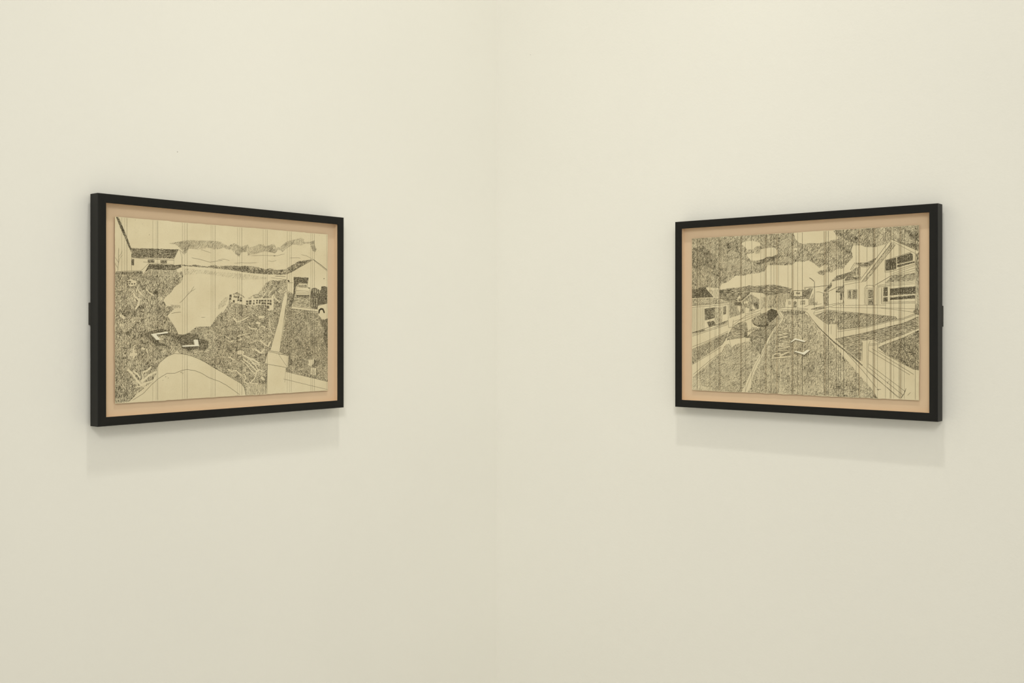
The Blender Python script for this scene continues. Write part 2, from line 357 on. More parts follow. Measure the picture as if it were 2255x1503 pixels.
  ('cloud',0.4,[(146.3,45),(147.1,45.4),(147.8,45.1),(147.6,44.6),(146.7,44.6)]),
  ('cloud',0.4,[(64.2,395.8),(65.6,396.6),(66.9,396.4),(66.5,395.2),(64.9,395.1)]),
  ('cloud',0.4,[(80.7,372.6),(82.7,373.9),(84.8,373.4),(84.2,371.7),(81.7,371.6)]),
  ('cloud',0.4,[(46.9,403.5),(48.6,404.5),(50.3,404.2),(49.8,402.8),(47.7,402.6)]),
  ('cloud',0.4,[(569.2,402),(571,403),(572.9,402.7),(572.3,401.4),(570.1,401.2)]),
  ('cloud',0.4,[(568.5,363.4),(569.9,364.1),(571.3,363.8),(570.8,362.8),(569.2,362.7)]),
  ('cloud',0.4,[(586.6,352.6),(588.5,353.5),(590.3,353.2),(589.8,351.9),(587.5,351.7)]),
  ('cloud',0.4,[(445.8,53.7),(447.1,54.3),(448.4,53.9),(448,53),(446.5,53)]),
  ('cloud',0.4,[(573.3,333),(574.5,333.6),(575.7,333.4),(575.3,332.6),(573.9,332.5)]),
  ('cloud',0.4,[(432.7,96.5),(434.2,97.2),(435.7,96.8),(435.3,95.7),(433.5,95.8)]),
 ],
 'line': [
  (0.45,[(157.5,344.1),(145.3,322.5)]),
  (0.45,[(157.5,344.1),(173.4,333)]),
  (0.35,[(160.6,341.1),(166.1,327),(165.5,309.4)]),
  (0.35,[(145.3,322.5),(145.3,310.2)]),
  (0.5,[(39.8,319.4),(145.3,318.9)]),
  (0.4,[(66.4,311.1),(79.3,311.2)]),
  (0.4,[(0.4,287.3),(63,292),(81.9,309.8),(145.3,309.4)]),
  (0.4,[(39.3,328.6),(39,290.3)]),
  (0.5,[(6.1,287.5),(7.7,305.8),(8.6,339.2)]),
  (0.35,[(7.7,307.3),(-0.5,319)]),
  (0.35,[(8.6,319.4),(14.3,327.3),(16.8,333.5)]),
  (0.4,[(6.9,295.1),(2,301.7),(-0.5,306.9)]),
  (0.3,[(7.7,305.8),(11.9,318.1),(17.6,324.4)]),
  (0.45,[(159.7,221.6),(165.1,224.9),(177.9,237.9),(189,247.8),(198.2,260.9)]),
  (0.35,[(189,247.8),(202,255.3)]),
  (0.3,[(181.6,240.4),(184.4,249.3)]),
  (0.5,[(138.1,197.2),(152.5,199.7),(163.3,200.6)]),
  (0.4,[(216.9,188.9),(228.2,189.2)]),
  (0.35,[(263.4,325),(275,327.2),(286.7,326.9),(296.6,324.1)]),
  (0.35,[(358.9,339.6),(391.9,342.1),(423.6,342.8),(436.4,343.4),(449.3,346.6),(460.1,348.9)]),
  (0.35,[(308.4,318.8),(328.4,321.3),(346.6,321.3),(375.3,323.4)]),
  (0.3,[(407.7,329.1),(421.4,328.5),(434.2,331.2)]),
  (0.35,[(475.4,339.2),(497.4,341.1),(510.8,340.8)]),
  (0.35,[(511.9,349.7),(528.8,347.9),(546.9,340.8)]),
  (0.8,[(425.7,342.3),(431,342.6)]),
  (0.4,[(191.8,326.7),(215,323.7),(241.5,318.4),(264.6,322.7),(276,324.1)]),
  (0.35,[(215,347.2),(243.4,340.6)]),
  (0.9,[(550.3,340),(574.5,327.7),(597.8,314.2)]),
  (0.4,[(552.6,337.5),(597.8,311.1)]),
  (0.5,[(551.5,338.3),(468.8,299.5),(466.6,283.8)]),
  (0.4,[(466.6,276.8),(487.5,277.4)]),
  (0.4,[(466.6,277.6),(468.8,256.7),(485.3,250.1)]),
  (0.4,[(417.2,288.2),(466.6,284.6)]),
  (0.7,[(429.9,292.6),(462.3,292.3)]),
  (1.6,[(586.1,290.8),(588.5,291.6)]),
  (3,[(469.7,283),(474.5,279.6)]),
  (0.5,[(501.9,272.5),(506.3,277.1),(531,276.9),(533.7,266.3),(541.2,264.3),(537.8,246.8),(497.4,246),(494.1,250.3),(499.2,268),(501.9,272.5)]),
  (0.4,[(495.2,258.2),(537.8,257.5)]),
  (0.4,[(495.2,249.8),(538.9,251.3)]),
  (0.35,[(496.3,253.9),(538.3,254.3)]),
  (1.5,[(535.5,265.8),(541.2,265.1)]),
  (3.6,[(569.9,199.8),(571.7,208.8),(576.8,212.5),(583.8,211.6),(588.9,201.8)]),
  (0.5,[(481.9,217.6),(567.6,211.5)]),
  (0.5,[(481.9,212),(566.4,205.2)]),
  (0.5,[(567.6,220.5),(598.3,227.2)]),
  (0.5,[(465.5,256.7),(468.8,243.6)]),
  (0.5,[(398.2,75.9),(469.9,63.3)]),
  (0.6,[(415.1,107.2),(443.9,102.3)]),
  (0.5,[(408.7,105.6),(473.2,93),(469.9,63.3)]),
  (0.45,[(408.7,105.6),(398.2,75.9)]),
  (0.4,[(440.7,98.1),(466.6,66.9)]),
  (0.4,[(440.7,98.1),(468.8,97.4)]),
  (0.35,[(463.4,63.2),(460.1,27)]),
  (0.4,[(455.8,35.9),(600.2,2.1)]),
  (0.8,[(407,73.9),(402.4,0.3)]),
  (0.5,[(463.4,54),(600.2,23)]),
  (0.5,[(464.4,222.3),(443.9,102.3)]),
  (0.5,[(451.4,222.1),(440.7,180.4),(415.1,107.2)]),
  (0.5,[(542.4,61.9),(561.8,60.4),(560.7,40.7),(541.2,44.1),(542.4,61.9)]),
  (0.5,[(546.2,54.1),(545.8,49.3),(548.7,46.6),(554.9,46.3),(557.7,48.9),(557.2,53.8)]),
  (0.9,[(551.5,57.2),(551.5,47.3)]),
  (0.5,[(41,4.8),(54.5,11.8),(68.1,18.8),(88.8,38),(104.5,49.8),(127.4,61.5),(147.1,60.8),(167,67.3),(179.8,68.5),(200.1,65.4),(218.8,58.3),(237.7,47.8),(254.9,41.4),(264.6,38.6),(286.7,27.7),(306.5,15.2),(324.4,3.4)]),
  (0.5,[(102.7,76.5),(109.7,87.3),(127.4,99.4),(145.3,106.1),(163.3,105.2),(181.6,102.1),(205.7,94.3),(228.2,84),(249.2,71.9),(264.6,64.1),(286.7,52.6),(306.5,41.8),(330.4,29.1),(337.5,20.4),(343.6,1.6)]),
  (0.9,[(30.9,2.3),(47.7,15.2)]),
  (0.7,[(99.5,148.9),(129.5,152.1)]),
  (0.6,[(166.2,120.2),(209.6,121)]),
 ],
 'band': [(16,0.28,0),(22.6,0.25,0),(27.9,0.5,0),(91.4,0.25,0),(100.1,0.25,0),(104.1,0.5,0),(167.3,0.25,0),(173.4,0.25,0),(179.8,0.5,0),(244.4,0.25,0),(249.2,0.25,0),(255.3,0.45,0),(318.4,0.25,0),(324.8,0.25,0),(330.8,0.5,0),(394,0.25,0),(401.4,0.25,0),(406.2,0.45,0),(468.1,0.28,0),(475.4,0.25,0),(480.8,0.4,0),(543.9,0.35,0),(549.7,0.35,0),(555.6,0.4,0),(596.9,0.3,0)],
 'chev': [[(86.2,150.6),(127.1,156.3),(129.3,152.7),(99.3,149.4),(109.2,137.7),(99.6,137.6)],[(196,136.6),(206.9,137.1),(210,121.7),(166.9,120.9),(165.8,124),(199,125.1)]],
}
ART_RIGHT = {
 'reg': [
  ('sky',0.38,[(-2,409.5),(144.5,407.9),(329.2,407.8),(391.2,408.4),(601.6,407.9),(601.6,347),(534.4,378.2),(521.8,365.5),(498,360.3),(477.1,361.3),(462.5,366.7),(441.2,366.1),(439.5,355),(442.8,338.7),(429.6,324.8),(419.7,312.2),(401.3,311.2),(389.5,303.4),(375.9,303.9),(369.1,296.7),(357.1,299.5),(350.2,306.3),(358.8,309.3),(374.2,312.1),(381,320),(369.1,322.1),(357.1,315.9),(343.3,327.9),(329.4,335.1),(317.8,332.2),(294.9,333.1),(286.1,325),(250.2,326.3),(219.2,327.4),(211.9,312.4),(195.2,307.8),(174.7,306.7),(152.1,302.2),(129.2,302.9),(117.7,294.5),(104.2,286.2),(88.6,283.1),(81.8,269.2),(78.8,270.2),(41.3,275.4),(-2,271)]),
  ('sky',0.6,[(-2,378.2),(31.3,389.1),(53.2,372.2),(80.8,346.4),(65.1,318.9),(31.3,334.1),(-2,324.6)]),
  ('sky',0.58,[(100.3,385.8),(131.1,398.2),(142.6,383.8),(138.8,363.2),(110,366.2)]),
  ('sky',0.6,[(213.7,348),(250.2,353.3),(286.1,348.4),(284.3,338.5),(221.1,334.2),(195.2,328.3),(176.6,335.8),(195.2,341.9)]),
  ('sky',0.58,[(402.9,400.4),(436.2,401.8),(457.6,383),(452.7,370.4),(419.7,381.7)]),
  ('sky',0.6,[(573.3,397.2),(601.6,403.3),(601.6,366.3),(579.5,373.6)]),
  ('sky',0.62,[(539.9,377.1),(564,369.7),(601.6,361.6),(601.6,347),(570.2,360.8)]),
  ('cloud',0.28,[(250.2,383.6),(275.4,392.4),(284.3,376.9),(271.8,370.8),(252,371.7)]),
  ('cloud',0.34,[(92.5,338.9),(131.1,347.9),(169.1,336.1),(172.8,322.2),(119.6,313.6),(92.5,314.5)]),
  ('cloud',0.3,[(386.1,365.5),(406.3,366.2),(413,351.3),(406.3,340.2),(389.5,347.4)]),
  ('cloud',0.3,[(338.1,352.9),(365.7,356.6),(367.4,341.8),(348.5,339.3)]),
  ('cloud',0.3,[(252,346.5),(278.9,347.1),(284.3,335.1),(255.6,334.5)]),
  ('x',0,[(146.4,385.3),(157.8,391.6),(176.6,391.6),(197.1,386.2),(200.8,379.2),(185.9,376.5),(178.4,370),(163.4,370.7),(155.9,377.9)]),
  ('x',0,[(161.5,357),(178.4,359.7),(195.2,355.6),(200.8,369),(213.7,370.1),(226.6,371.2),(237.5,372.4),(246.6,361.9),(246.6,355.1),(232,349),(219.2,349.5),(206.3,343.2),(187.8,340.5),(172.8,342.8),(165.3,350)]),
  ('x',0,[(289.6,410.1),(329.2,410.3),(391.2,408.4),(402.9,390.7),(406.3,385.6),(382.7,382),(365.7,377.9),(351.9,377),(334.7,379.5),(317.2,377),(303.8,381),(294.9,391.4)]),
  ('x',0,[(287.8,367.6),(302,366.9),(302,362.8),(289.6,363.3)]),
  ('horiz',0.5,[(82.8,267.4),(110,271.2),(144.5,273.1),(167.2,276.9),(187.8,275.5),(232,277.9),(253.8,274.8),(275.4,268.5),(286.1,267.4),(284.3,258.3),(278.9,243.3),(259.2,240.2),(222.9,244.2),(204.5,256.4),(172.8,259.6),(148.3,240.2),(135,236.9),(110,233.8),(84.7,239.4),(80.8,255.2)]),
  ('horiz',0.62,[(80.8,267.5),(115.8,266.8),(142.6,257.6),(135,242.1),(108.1,235.6),(82.8,241.1)]),
  ('grassv',0.3,[(217.4,249.4),(278.9,255),(270,220),(246.6,216.8),(219.2,217.1)]),
  ('grassv',0.42,[(110,235.5),(136.9,236.9),(148.3,226.4),(148.3,203.9),(135,198.8),(110,192)]),
  ('grassv',0.42,[(148.3,236.7),(171.9,255.3),(197.1,242.9),(197.1,215.6),(176.6,210.6),(148.3,203.9)]),
  ('grassv',0.18,[(202.6,246.2),(216.5,247.7),(216.5,218.8),(202.6,215.5)]),
  ('dark',0.72,[(126.4,233.6),(144.5,234.2),(148.3,226.4),(127.3,225.8)]),
  ('dark',0.66,[(180.3,226),(187.8,234.5),(195.2,225.8),(191.5,219.9)]),
  ('dark',0.72,[(144.5,239.4),(166.2,256.8),(170.6,256.7),(148.3,237.6)]),
  ('x',0,[(135,245.6),(141.6,250.7),(145.4,245.4),(144.9,235.1),(135.9,235.2)]),
  ('x',0,[(152.1,235),(165.3,236.5),(165.3,231.3),(154,230.6)]),
  ('x',0,[(176.6,229.5),(185.9,214),(176.6,217.5)]),
  ('x',0,[(155.9,219.4),(169.1,217.6),(167.2,207.3),(154,203.9)]),
  ('x',0,[(135,223.1),(144.5,223.8),(144.5,210.9),(138.8,209.2)]),
  ('w',2.05,[(147.3,236.8),(171.9,256.7),(197.1,242.9)]),
  ('dark',0.5,[(137.8,243.8),(143,243.7),(143,236.8),(137.8,236.9)]),
  ('brick',0.74,[(17.2,272.4),(27.3,276.6),(41.3,275.4),(65.1,248.4),(-2,246.9),(-2,271)]),
  ('x',0,[(42.3,271.8),(78.8,271.9),(80.8,248.2),(66.1,248.4)]),
  ('grassv',0.12,[(49.2,268.1),(78.8,269.3),(79.8,248.2),(66.1,248.4)]),
  ('diagR',0.3,[(-2,246),(80.8,246.4),(110,233.8),(-2,226.3)]),
  ('x',0,[(-2,226.3),(111,233.8),(111,186.7),(108.1,186.8),(-2,152.1)]),
  ('brick',0.62,[(38.3,217.9),(68,221.1),(68,193.9),(39.3,186.9)]),
  ('brick',0.55,[(93.5,222.6),(102.2,224.3),(101.9,204.2),(93.5,201.6)]),
  ('grassv',0.22,[(69,222),(88.6,223.6),(88.6,181.5),(71,178)]),
  ('brick',0.5,[(274.5,240),(285.2,261.6),(321.3,262.5),(317.2,266.7),(341.6,266.2),(330.3,239.2),(317.2,239.4)]),
  ('x',0,[(291.4,259.8),(313.4,259.3),(313.4,247.7),(291.4,248.1)]),
  ('x',0,[(270,239.2),(329.2,238.4),(330.3,238.4),(331.2,224.3),(303.8,217.1),(268.2,219.1)]),
  ('dark',0.5,[(296.7,257.2),(307.3,257),(307.3,252),(296.7,252.2)]),
  ('dark',0.5,[(289.6,219.8),(290.5,232.3),(294,235.6),(298.1,232.2),(298.1,219.7)]),
  ('dark',0.3,[(277.1,235),(282.5,235.2),(282.5,226.5),(277.1,226.6)]),
  ('dark',0.3,[(308.2,235.4),(320.4,236),(320.4,226.1),(308.2,226.2)]),
  ('x',0,[(322.5,270.8),(329.4,271.4),(329.4,264),(322.5,262.5)]),
  ('grassv',0.36,[(331.2,235.9),(341.6,253.8),(345,230.7),(353.7,233.9),(351.9,224.1),(331.2,224.3)]),
  ('brick',0.5,[(369.1,258.2),(387.8,279.1),(389.5,269.2),(375.9,256.5)]),
  ('brick',0.55,[(387.8,282.3),(401.3,295),(439.5,304.3),(419.7,287.9)]),
  ('brick',0.5,[(399.6,256),(409.6,268.8),(420.5,270.1),(420.5,254)]),
  ('grassv',0.4,[(375.9,254.8),(381.3,253.1),(381.3,222.9),(369.1,223.9),(367.4,253.4)]),
  ('dark',0.55,[(410.5,252.6),(416.3,252.8),(416.3,236.3),(410.5,236.3)]),
  ('brick',0.52,[(447.7,325.7),(475.5,325),(502,336.3),(485.1,316.4),(462.5,315.6)]),
  ('brick',0.5,[(423,286.2),(441.2,306.7),(443.6,290.5),(462.5,291.6),(460.8,285.2),(423,281.4)]),
  ('grassv',0.5,[(443.6,309.8),(459.2,317.3),(460,293.2),(443.6,292.9)]),
  ('x',0,[(450.2,311.2),(452.2,312.7),(452.7,292.7),(450.7,292.7)]),
  ('diagR',0.24,[(537.6,371),(546.2,364.3),(473,278.5),(463.8,277.9)]),
  ('w',3.8,[(534.4,375.5),(462.8,280.4)]),
  ('grassv',0.46,[(592.4,340.4),(600,344.7),(600.8,205.8),(587.1,204.3),(594,227.5)]),
  ('dark',0.74,[(521.8,327.7),(547,333.7),(547,306.4),(522.6,303.2)]),
  ('dark',0.74,[(549.3,334.4),(581,343.2),(585.6,339.2),(585.6,325.2),(549.3,318.8)]),
  ('dark',0.74,[(549.3,315.7),(590.2,323.5),(590.2,320.4),(549.3,310.7)]),
  ('dark',0.74,[(517.1,264),(526.9,264.5),(526.9,244.1),(517.1,243.5)]),
  ('dark',0.74,[(517.1,240.3),(526.9,240.9),(526.9,230.7),(516.6,230.9)]),
  ('dark',0.74,[(532.1,261.3),(592.4,265.4),(592.4,247.6),(532.1,244.8)]),
  ('dark',0.74,[(532.1,240.1),(591.7,245.3),(591.7,236.8),(532.1,233.8)]),
  ('horiz',0.42,[(518.7,274.2),(537.6,291),(591.7,297.1),(591.7,280.1)]),
  ('dark',0.5,[(431.3,258.6),(438.7,258.8),(438.7,239.2),(431.3,240.9)]),
  ('dark',0.5,[(442,258.7),(451.8,259),(451.8,239.8),(442,239.1)]),
  ('dark',0.5,[(481.1,260),(491.6,259.8),(491.6,239.9),(481.1,239.3)]),
  ('dark',0.5,[(481.1,236.9),(491.6,237.5),(490.8,223.3),(481.1,223.4)]),
  ('grassv',0.5,[(418,284.8),(420.6,284.7),(420.6,218.4),(418,218.4)]),
  ('diagR',0.3,[(1,33.4),(21.2,50.1),(57.2,79.3),(89.6,102.8),(94.5,115.1),(102.2,123.9),(110,126.1),(117.7,116.3),(129.2,124.3),(169.1,134.2),(191.5,159.2),(210,171.2),(222.9,176.3),(232,183.1),(248.4,205),(257.4,193.2),(246.6,176.3),(224.7,145.8),(210,118.5),(198.9,94.4),(176.6,59.7),(157.8,21.3),(146.4,-0.7),(76.9,0.8),(1,-2.3)]),
  ('diagR',0.5,[(157.8,141.9),(187.8,166.1),(222.9,176.3),(246.6,178),(219.2,139),(198.9,97.9),(178.4,124.9),(169.1,135.1)]),
  ('cloud',0.12,[(1,33.4),(21.2,32.3),(29.3,11.2),(61.1,8.9),(61.1,0.1),(1,-2.3)]),
  ('diagL',0.45,[(-1,108.4),(41.3,125),(104.2,153.6),(110,151.9),(92.5,123.8),(69,109.5),(-1,68.2)]),
  ('brick',0.62,[(45.3,182.5),(65.1,186),(73,174.5),(51.2,170.1)]),
  ('leafR',0.5,[(0,154.8),(37.3,164.8),(41.3,158.6),(0,151.3)]),
  ('leafR',0.5,[(72,174.5),(108.1,187.6),(108.1,182.4),(74.9,170.1)]),
  ('horiz',0.42,[(104.2,144.9),(119.6,169.4),(138.8,181.5),(161.5,181.5),(165.3,162.6),(163.4,145.4),(154,141.8),(104.2,134.4)]),
  ('dark',0.66,[(154,153.9),(163.4,150.5),(161.5,143.6),(154,143.6)]),
  ('x',0,[(104.2,133.6),(169.1,142),(170.9,138.5),(154,129.8),(123.5,126.8),(117.7,117.2),(110,126.7)]),
  ('x',0,[(95.4,129.1),(100.3,132.7),(103.2,129.2),(100.3,123.9),(95.4,123.9)]),
  ('diagR',0.34,[(163.4,157.4),(176.6,169.5),(187.8,169.5),(195.2,166.1),(169.1,155.7)]),
  ('leafR',0.5,[(174.7,184.9),(187.8,174.6),(204.5,171.2),(219.2,172.9),(232,184.8),(248.4,199.9),(244.8,211.8),(230.2,217),(217.4,208.6),(200.8,203.6),(178.4,191.8)]),
  ('dark',0.78,[(219.2,210.3),(230.2,215.3),(244.8,211.8),(248.7,201.6),(235.7,188.2),(224.7,181.4),(219.2,193.3)]),
  ('dark',0.8,[(174.7,184),(191.5,174.6),(210,172.9),(219.2,181.4),(221.1,171.2),(195.2,169.5),(182.2,174.6)]),
  ('road',0.29,[(250.2,210),(286.1,213.1),(317.8,211.2),(317.2,206.2),(334.7,196.2),(343.3,181.3),(355.4,164.9),(375.9,147),(399.6,121.1),(419.7,98.8),(449.4,65.7),(478.7,34.7),(494.8,14.6),(506,-1.5),(329.2,-3),(157.8,-2.8),(172.8,15),(176.6,32.3),(184.1,54.8),(193.4,73.8),(206.3,96.3),(221.1,130.5),(232,149.3),(250.2,174.7),(260.1,186.4),(262.8,194.8)]),
  ('road',0.48,[(253.8,210),(286.1,212.8),(321.3,209.5),(321.3,201.2),(264.6,198.2)]),
  ('road',0.35,[(317.2,133.3),(369.1,68.3),(436.2,31.5),(494.8,13),(506,-1.5),(369.1,-3.7),(317.2,-2.7)]),
  ('x',0,[(250.2,208.4),(257.4,199.9),(258.3,193.2),(250.2,179.7),(237.5,164.5),(224.7,147.5),(213.7,125.3),(206.3,108.2),(197.1,94.4),(184.1,75.3),(172.8,52.7),(157.8,21.3),(146.4,-0.7),(161.5,-1.8),(172.8,15),(176.6,32.3),(184.1,54.8),(193.4,73.8),(200.8,91.1),(206.3,96.3),(213.7,111.7),(221.1,130.5),(232,149.3),(242.9,164.5),(250.2,174.7),(260.1,186.4),(262.8,194.8),(259.2,203.3),(253.8,208.3)]),
  ('diagR',0.44,[(346.8,199.4),(381,211.5),(389.5,210.6),(406.3,207.2),(459.2,203.6),(493.2,199.4),(547,194.4),(550.9,189.7),(529.7,185.1),(477.1,171.6),(418,164.3),(404.6,165),(402.9,178),(381,177.2),(369.1,182.9)]),
  ('horiz',0.42,[(397.9,140.6),(423,147.3),(469,155.7),(517.1,168.5),(564,179.6),(600.8,195.7),(600.8,168.7),(564,153.1),(510.7,133),(493.2,140.7),(462.5,138),(466.5,131.7),(465.7,114.1),(462.5,88.4),(449.4,96.2),(423,118.2)]),
  ('leafR',0.53,[(504.4,121),(517.1,127.5),(564,145.3),(600.8,163.3),(600.8,70),(585.6,72.6),(553.2,90.5),(523.4,105.6)]),
  ('dark',0.5,[(587.1,209),(600.8,212),(600.8,198.1),(593.2,199.7),(587.1,204.3)]),
  ('dark',0.55,[(339,190.4),(353.7,172.3),(372.5,155.9),(394.5,135.7),(419.7,117.9),(449.4,94.2),(467.3,77.4),(465.7,75.7),(447.7,90.5),(419.7,113.3),(392.8,132.4),(370.8,153.5),(351.9,169.8)]),
  ('dark',0.4,[(335.5,214.3),(348.5,218.3),(370.8,218.9),(370.8,216.5),(348.5,213.4)]),
  ('fine',0.5,[(246.5,162),(277.9,162.6),(284.7,137.5),(284.7,93.3),(230.7,86.2),(229.2,103.7),(245.6,112.3)]),
  ('w',3.75,[(232.2,90.1),(254.4,92.7),(281.8,95.6)]),
  ('w',3.58,[(233.5,92.3),(235.1,99.2),(243.6,102.3),(253.4,102.3),(255.6,96)]),
  ('w',3.4,[(255.4,97.8),(264.3,102.1),(279.4,107.4)]),
  ('w',1.97,[(247.5,110.1),(279.4,111.5)]),
  ('w',1.07,[(235.6,105.7),(246.5,107.7)]),
  ('w',1.79,[(248.5,113.5),(266.2,117.2),(279.4,120.4)]),
  ('w',1.79,[(250.5,121.4),(279.4,121.5)]),
  ('w',2.15,[(250.5,124.8),(277,125.1)]),
  ('w',1.97,[(250.5,128.5),(279.9,130.2)]),
  ('w',1.97,[(260.8,129.1),(261.3,124.9)]),
  ('w',1.79,[(249.5,134.4),(277.9,133.8)]),
  ('w',1.34,[(233.2,135.7),(236.6,138.5),(250.5,140.9)]),
  ('w',1.79,[(250.5,140.9),(258.4,143.7),(274,144.9)]),
  ('w',1.61,[(274,144.9),(248.5,149.9)]),
  ('w',1.79,[(248.5,149.9),(260.3,151.5),(275,153)]),
  ('w',1.61,[(275,153),(250.5,157)]),
  ('w',1.34,[(250.5,158.8),(272.1,159.8)]),
  ('x',0,[(280.4,132.9),(284.2,133.2),(294.7,141.7),(323.9,135),(319.2,132.3),(295.9,137.9),(285.2,131.4)]),
  ('x',0,[(293,108.1),(295.4,109.9),(316,106.6),(326.5,113.1),(334.1,112.4),(319.4,100.6)]),
 ],
 'line': [
  (0.8,[(292.5,107.1),(319.4,99.4),(334.6,111.6)]),
  (0.7,[(280.4,131.5),(285.4,129.4),(295.9,136.7),(319.2,130.9),(324.3,134.1)]),
  (0.32,[(231.7,87.9),(232.9,99.2),(239.6,104.1),(253.4,104.6),(262.3,104.2),(279.4,109.9),(280.4,105.6),(266.2,100),(263.8,97.4),(282.6,97.9),(282.6,93.4),(254.4,90.4),(231.7,87.9)]),
  (0.32,[(241.6,100),(253,100.7),(253.9,96.8),(249.5,94.7),(241.6,94.2),(241.6,100)]),
  (0.32,[(247.3,111.4),(279.7,112.7)]),
  (0.32,[(247.3,108.7),(279.7,110.2)]),
  (0.32,[(232.9,136.7),(236.2,139.5),(250.5,142)]),
  (0.32,[(233.5,134.5),(237.2,137.3),(250.5,139.6)]),
  (0.6,[(-2,226.3),(111,233.2)]),
  (0.5,[(-2,221.8),(111,228.9)]),
  (0.5,[(108.1,230.3),(108.1,186.8)]),
  (0.5,[(90.6,225.3),(89.6,179.8)]),
  (0.4,[(69,224.6),(69,176.3)]),
  (0.6,[(-1,152.1),(108.1,186.8)]),
  (0.5,[(-1,144.1),(108.1,176.3)]),
  (0.5,[(-1,147.7),(108.1,179.8)]),
  (0.5,[(-1,115.5),(41.3,130.3),(108.1,158.9)]),
  (0.5,[(-1,108.4),(108.1,155.4)]),
  (0.5,[(-1,67.3),(88.6,116.8)]),
  (0.5,[(3.1,41.5),(57.2,82.8),(88.6,102.8)]),
  (0.5,[(108.1,187.6),(110,167.6),(120.6,169.4),(123.5,189.3)]),
  (0.5,[(119.6,172.8),(157.8,198.7),(200.8,213)]),
  (0.4,[(120.6,183.3),(157.8,193.5),(200.8,207)]),
  (0.5,[(123.5,172),(176.6,194.3),(200.8,205.3)]),
  (0.4,[(157.8,203.9),(169.1,205.5),(185.9,212.3)]),
  (0.4,[(108.1,151.9),(119.6,103.3)]),
  (0.4,[(250.2,208.4),(260.1,194.8),(237.5,159.4),(210,110),(187.8,73.7),(165.3,25),(155.9,-1.2)]),
  (0.5,[(200.8,201.9),(222.9,201.8)]),
  (0.5,[(184.1,196.9),(213.7,198.4)]),
  (0.5,[(244.8,215.2),(268.2,220),(303.8,217.1),(329.2,214.4)]),
  (0.4,[(246.6,213.5),(328.3,212.7)]),
  (0.7,[(317.2,268.4),(343.3,269),(381,271.9)]),
  (0.6,[(341.6,266.2),(330.3,239.2),(331.2,224.3)]),
  (1,[(331.2,292.9),(338.1,288.5),(344.2,283.1)]),
  (0.45,[(344.7,283.4),(344.4,217.6)]),
  (0.45,[(345.9,283.4),(345.7,220.8)]),
  (0.5,[(348.5,256.2),(355.4,256.9),(364,255.1),(369.1,253.3)]),
  (0.4,[(331.2,224.3),(364,227.2)]),
  (0.4,[(317.2,219.5),(331.2,224.3)]),
  (0.5,[(336.4,212.7),(351.9,218.3),(408,229.1)]),
  (0.5,[(345,210.1),(381,218.8),(419.7,229.7)]),
  (0.4,[(345,204.4),(381,212.3)]),
  (0.6,[(534.4,378.2),(460.8,283.6)]),
  (0.7,[(537.6,371),(463.3,277.2)]),
  (0.4,[(546.2,364.3),(473,278.5)]),
  (0.7,[(534.4,378.2),(601.6,345.9)]),
  (0.4,[(539.9,370.9),(593.2,340.4)]),
  (0.5,[(387.8,281.5),(419.7,287.1),(439.5,304.3)]),
  (0.4,[(419.7,278.2),(462.5,283.2)]),
  (0.4,[(419.7,271.8),(462.5,278.8)]),
  (0.7,[(375.9,254.8),(402.9,267.3),(409.6,268.8)]),
  (0.4,[(389.5,279),(389.5,269.2)]),
  (0.6,[(447.7,325.7),(436.2,308.4)]),
  (0.5,[(447.7,324.9),(460.8,315.6),(460.8,293.2)]),
  (0.4,[(449.4,322.4),(440.4,308.3),(443.6,292.1)]),
  (0.4,[(461.7,314.8),(483.5,314)]),
  (0.6,[(399.6,255.2),(420.5,254)]),
  (0.5,[(520.3,300.1),(536.8,301.2),(591.7,317.2)]),
  (0.4,[(536.8,295.7),(591.7,314.1)]),
  (0.4,[(537.6,292.5),(591.7,308)]),
  (0.4,[(537.6,291),(591.7,301.8)]),
  (0.7,[(495.6,269.2),(537.6,292.5)]),
  (0.4,[(501.2,269.1),(590.2,279.4)]),
  (0.4,[(502.8,266.7),(590.2,275.5)]),
  (0.4,[(502.8,265.1),(590.2,271.6)]),
  (0.5,[(520.3,327.7),(549.3,336),(582.5,345.5)]),
  (0.4,[(520.3,327.7),(520.3,300.1)]),
  (0.5,[(511.5,264.1),(511.5,226.2),(591.7,226.7)]),
  (0.4,[(513.9,264.8),(513.9,229.3),(591.7,229.8)]),
  (0.4,[(423,222.4),(478.7,222.6),(523.4,222.1)]),
  (0.4,[(386.1,218),(510.7,215.9),(591.7,212.8)]),
  (0.4,[(510.7,215.1),(548.5,210.9),(591.7,204.3)]),
  (0.5,[(471.4,222.7),(471.4,262.6),(475.5,268.9),(481.9,270.6),(491.6,269.3),(495.6,266)]),
  (0.4,[(474.6,222.7),(474.6,263.3),(491.6,262.9)]),
  (0.4,[(479.5,222.6),(479.5,260.8)]),
  (0.4,[(493.2,262.9),(492.4,222.5)]),
  (0.4,[(501.2,266.7),(501.2,222.4)]),
  (0.4,[(429.6,260.3),(453.5,260.6),(453.5,238.1),(429.6,238.5),(429.6,260.3)]),
  (0.4,[(506,266.6),(506,223.9)]),
  (0.4,[(420.5,231.4),(413,220.1),(408,229.1)]),
  (0.5,[(381,211.5),(389.5,210.6),(459.2,203.6),(547,194.4)]),
  (0.5,[(404.6,163.4),(477.1,171.6),(529.7,185.1),(564,191.2),(593.2,202.7)]),
  (0.5,[(402.9,158.2),(477.1,169.2),(529.7,182.7),(564,188.6),(593.2,199.7)]),
  (0.5,[(397.9,140.6),(469,155.7),(564,179.6),(600.8,195.7)]),
  (0.5,[(510.7,133),(564,153.1),(600.8,168.7)]),
  (0.5,[(504.4,121),(517.1,127.5),(564,145.3),(600.8,163.3)]),
  (0.5,[(463.3,138),(491.6,140.7),(509.2,132.2),(481.1,128.7)]),
  (0.5,[(463.3,138),(466.5,131.7),(464.9,86.9)]),
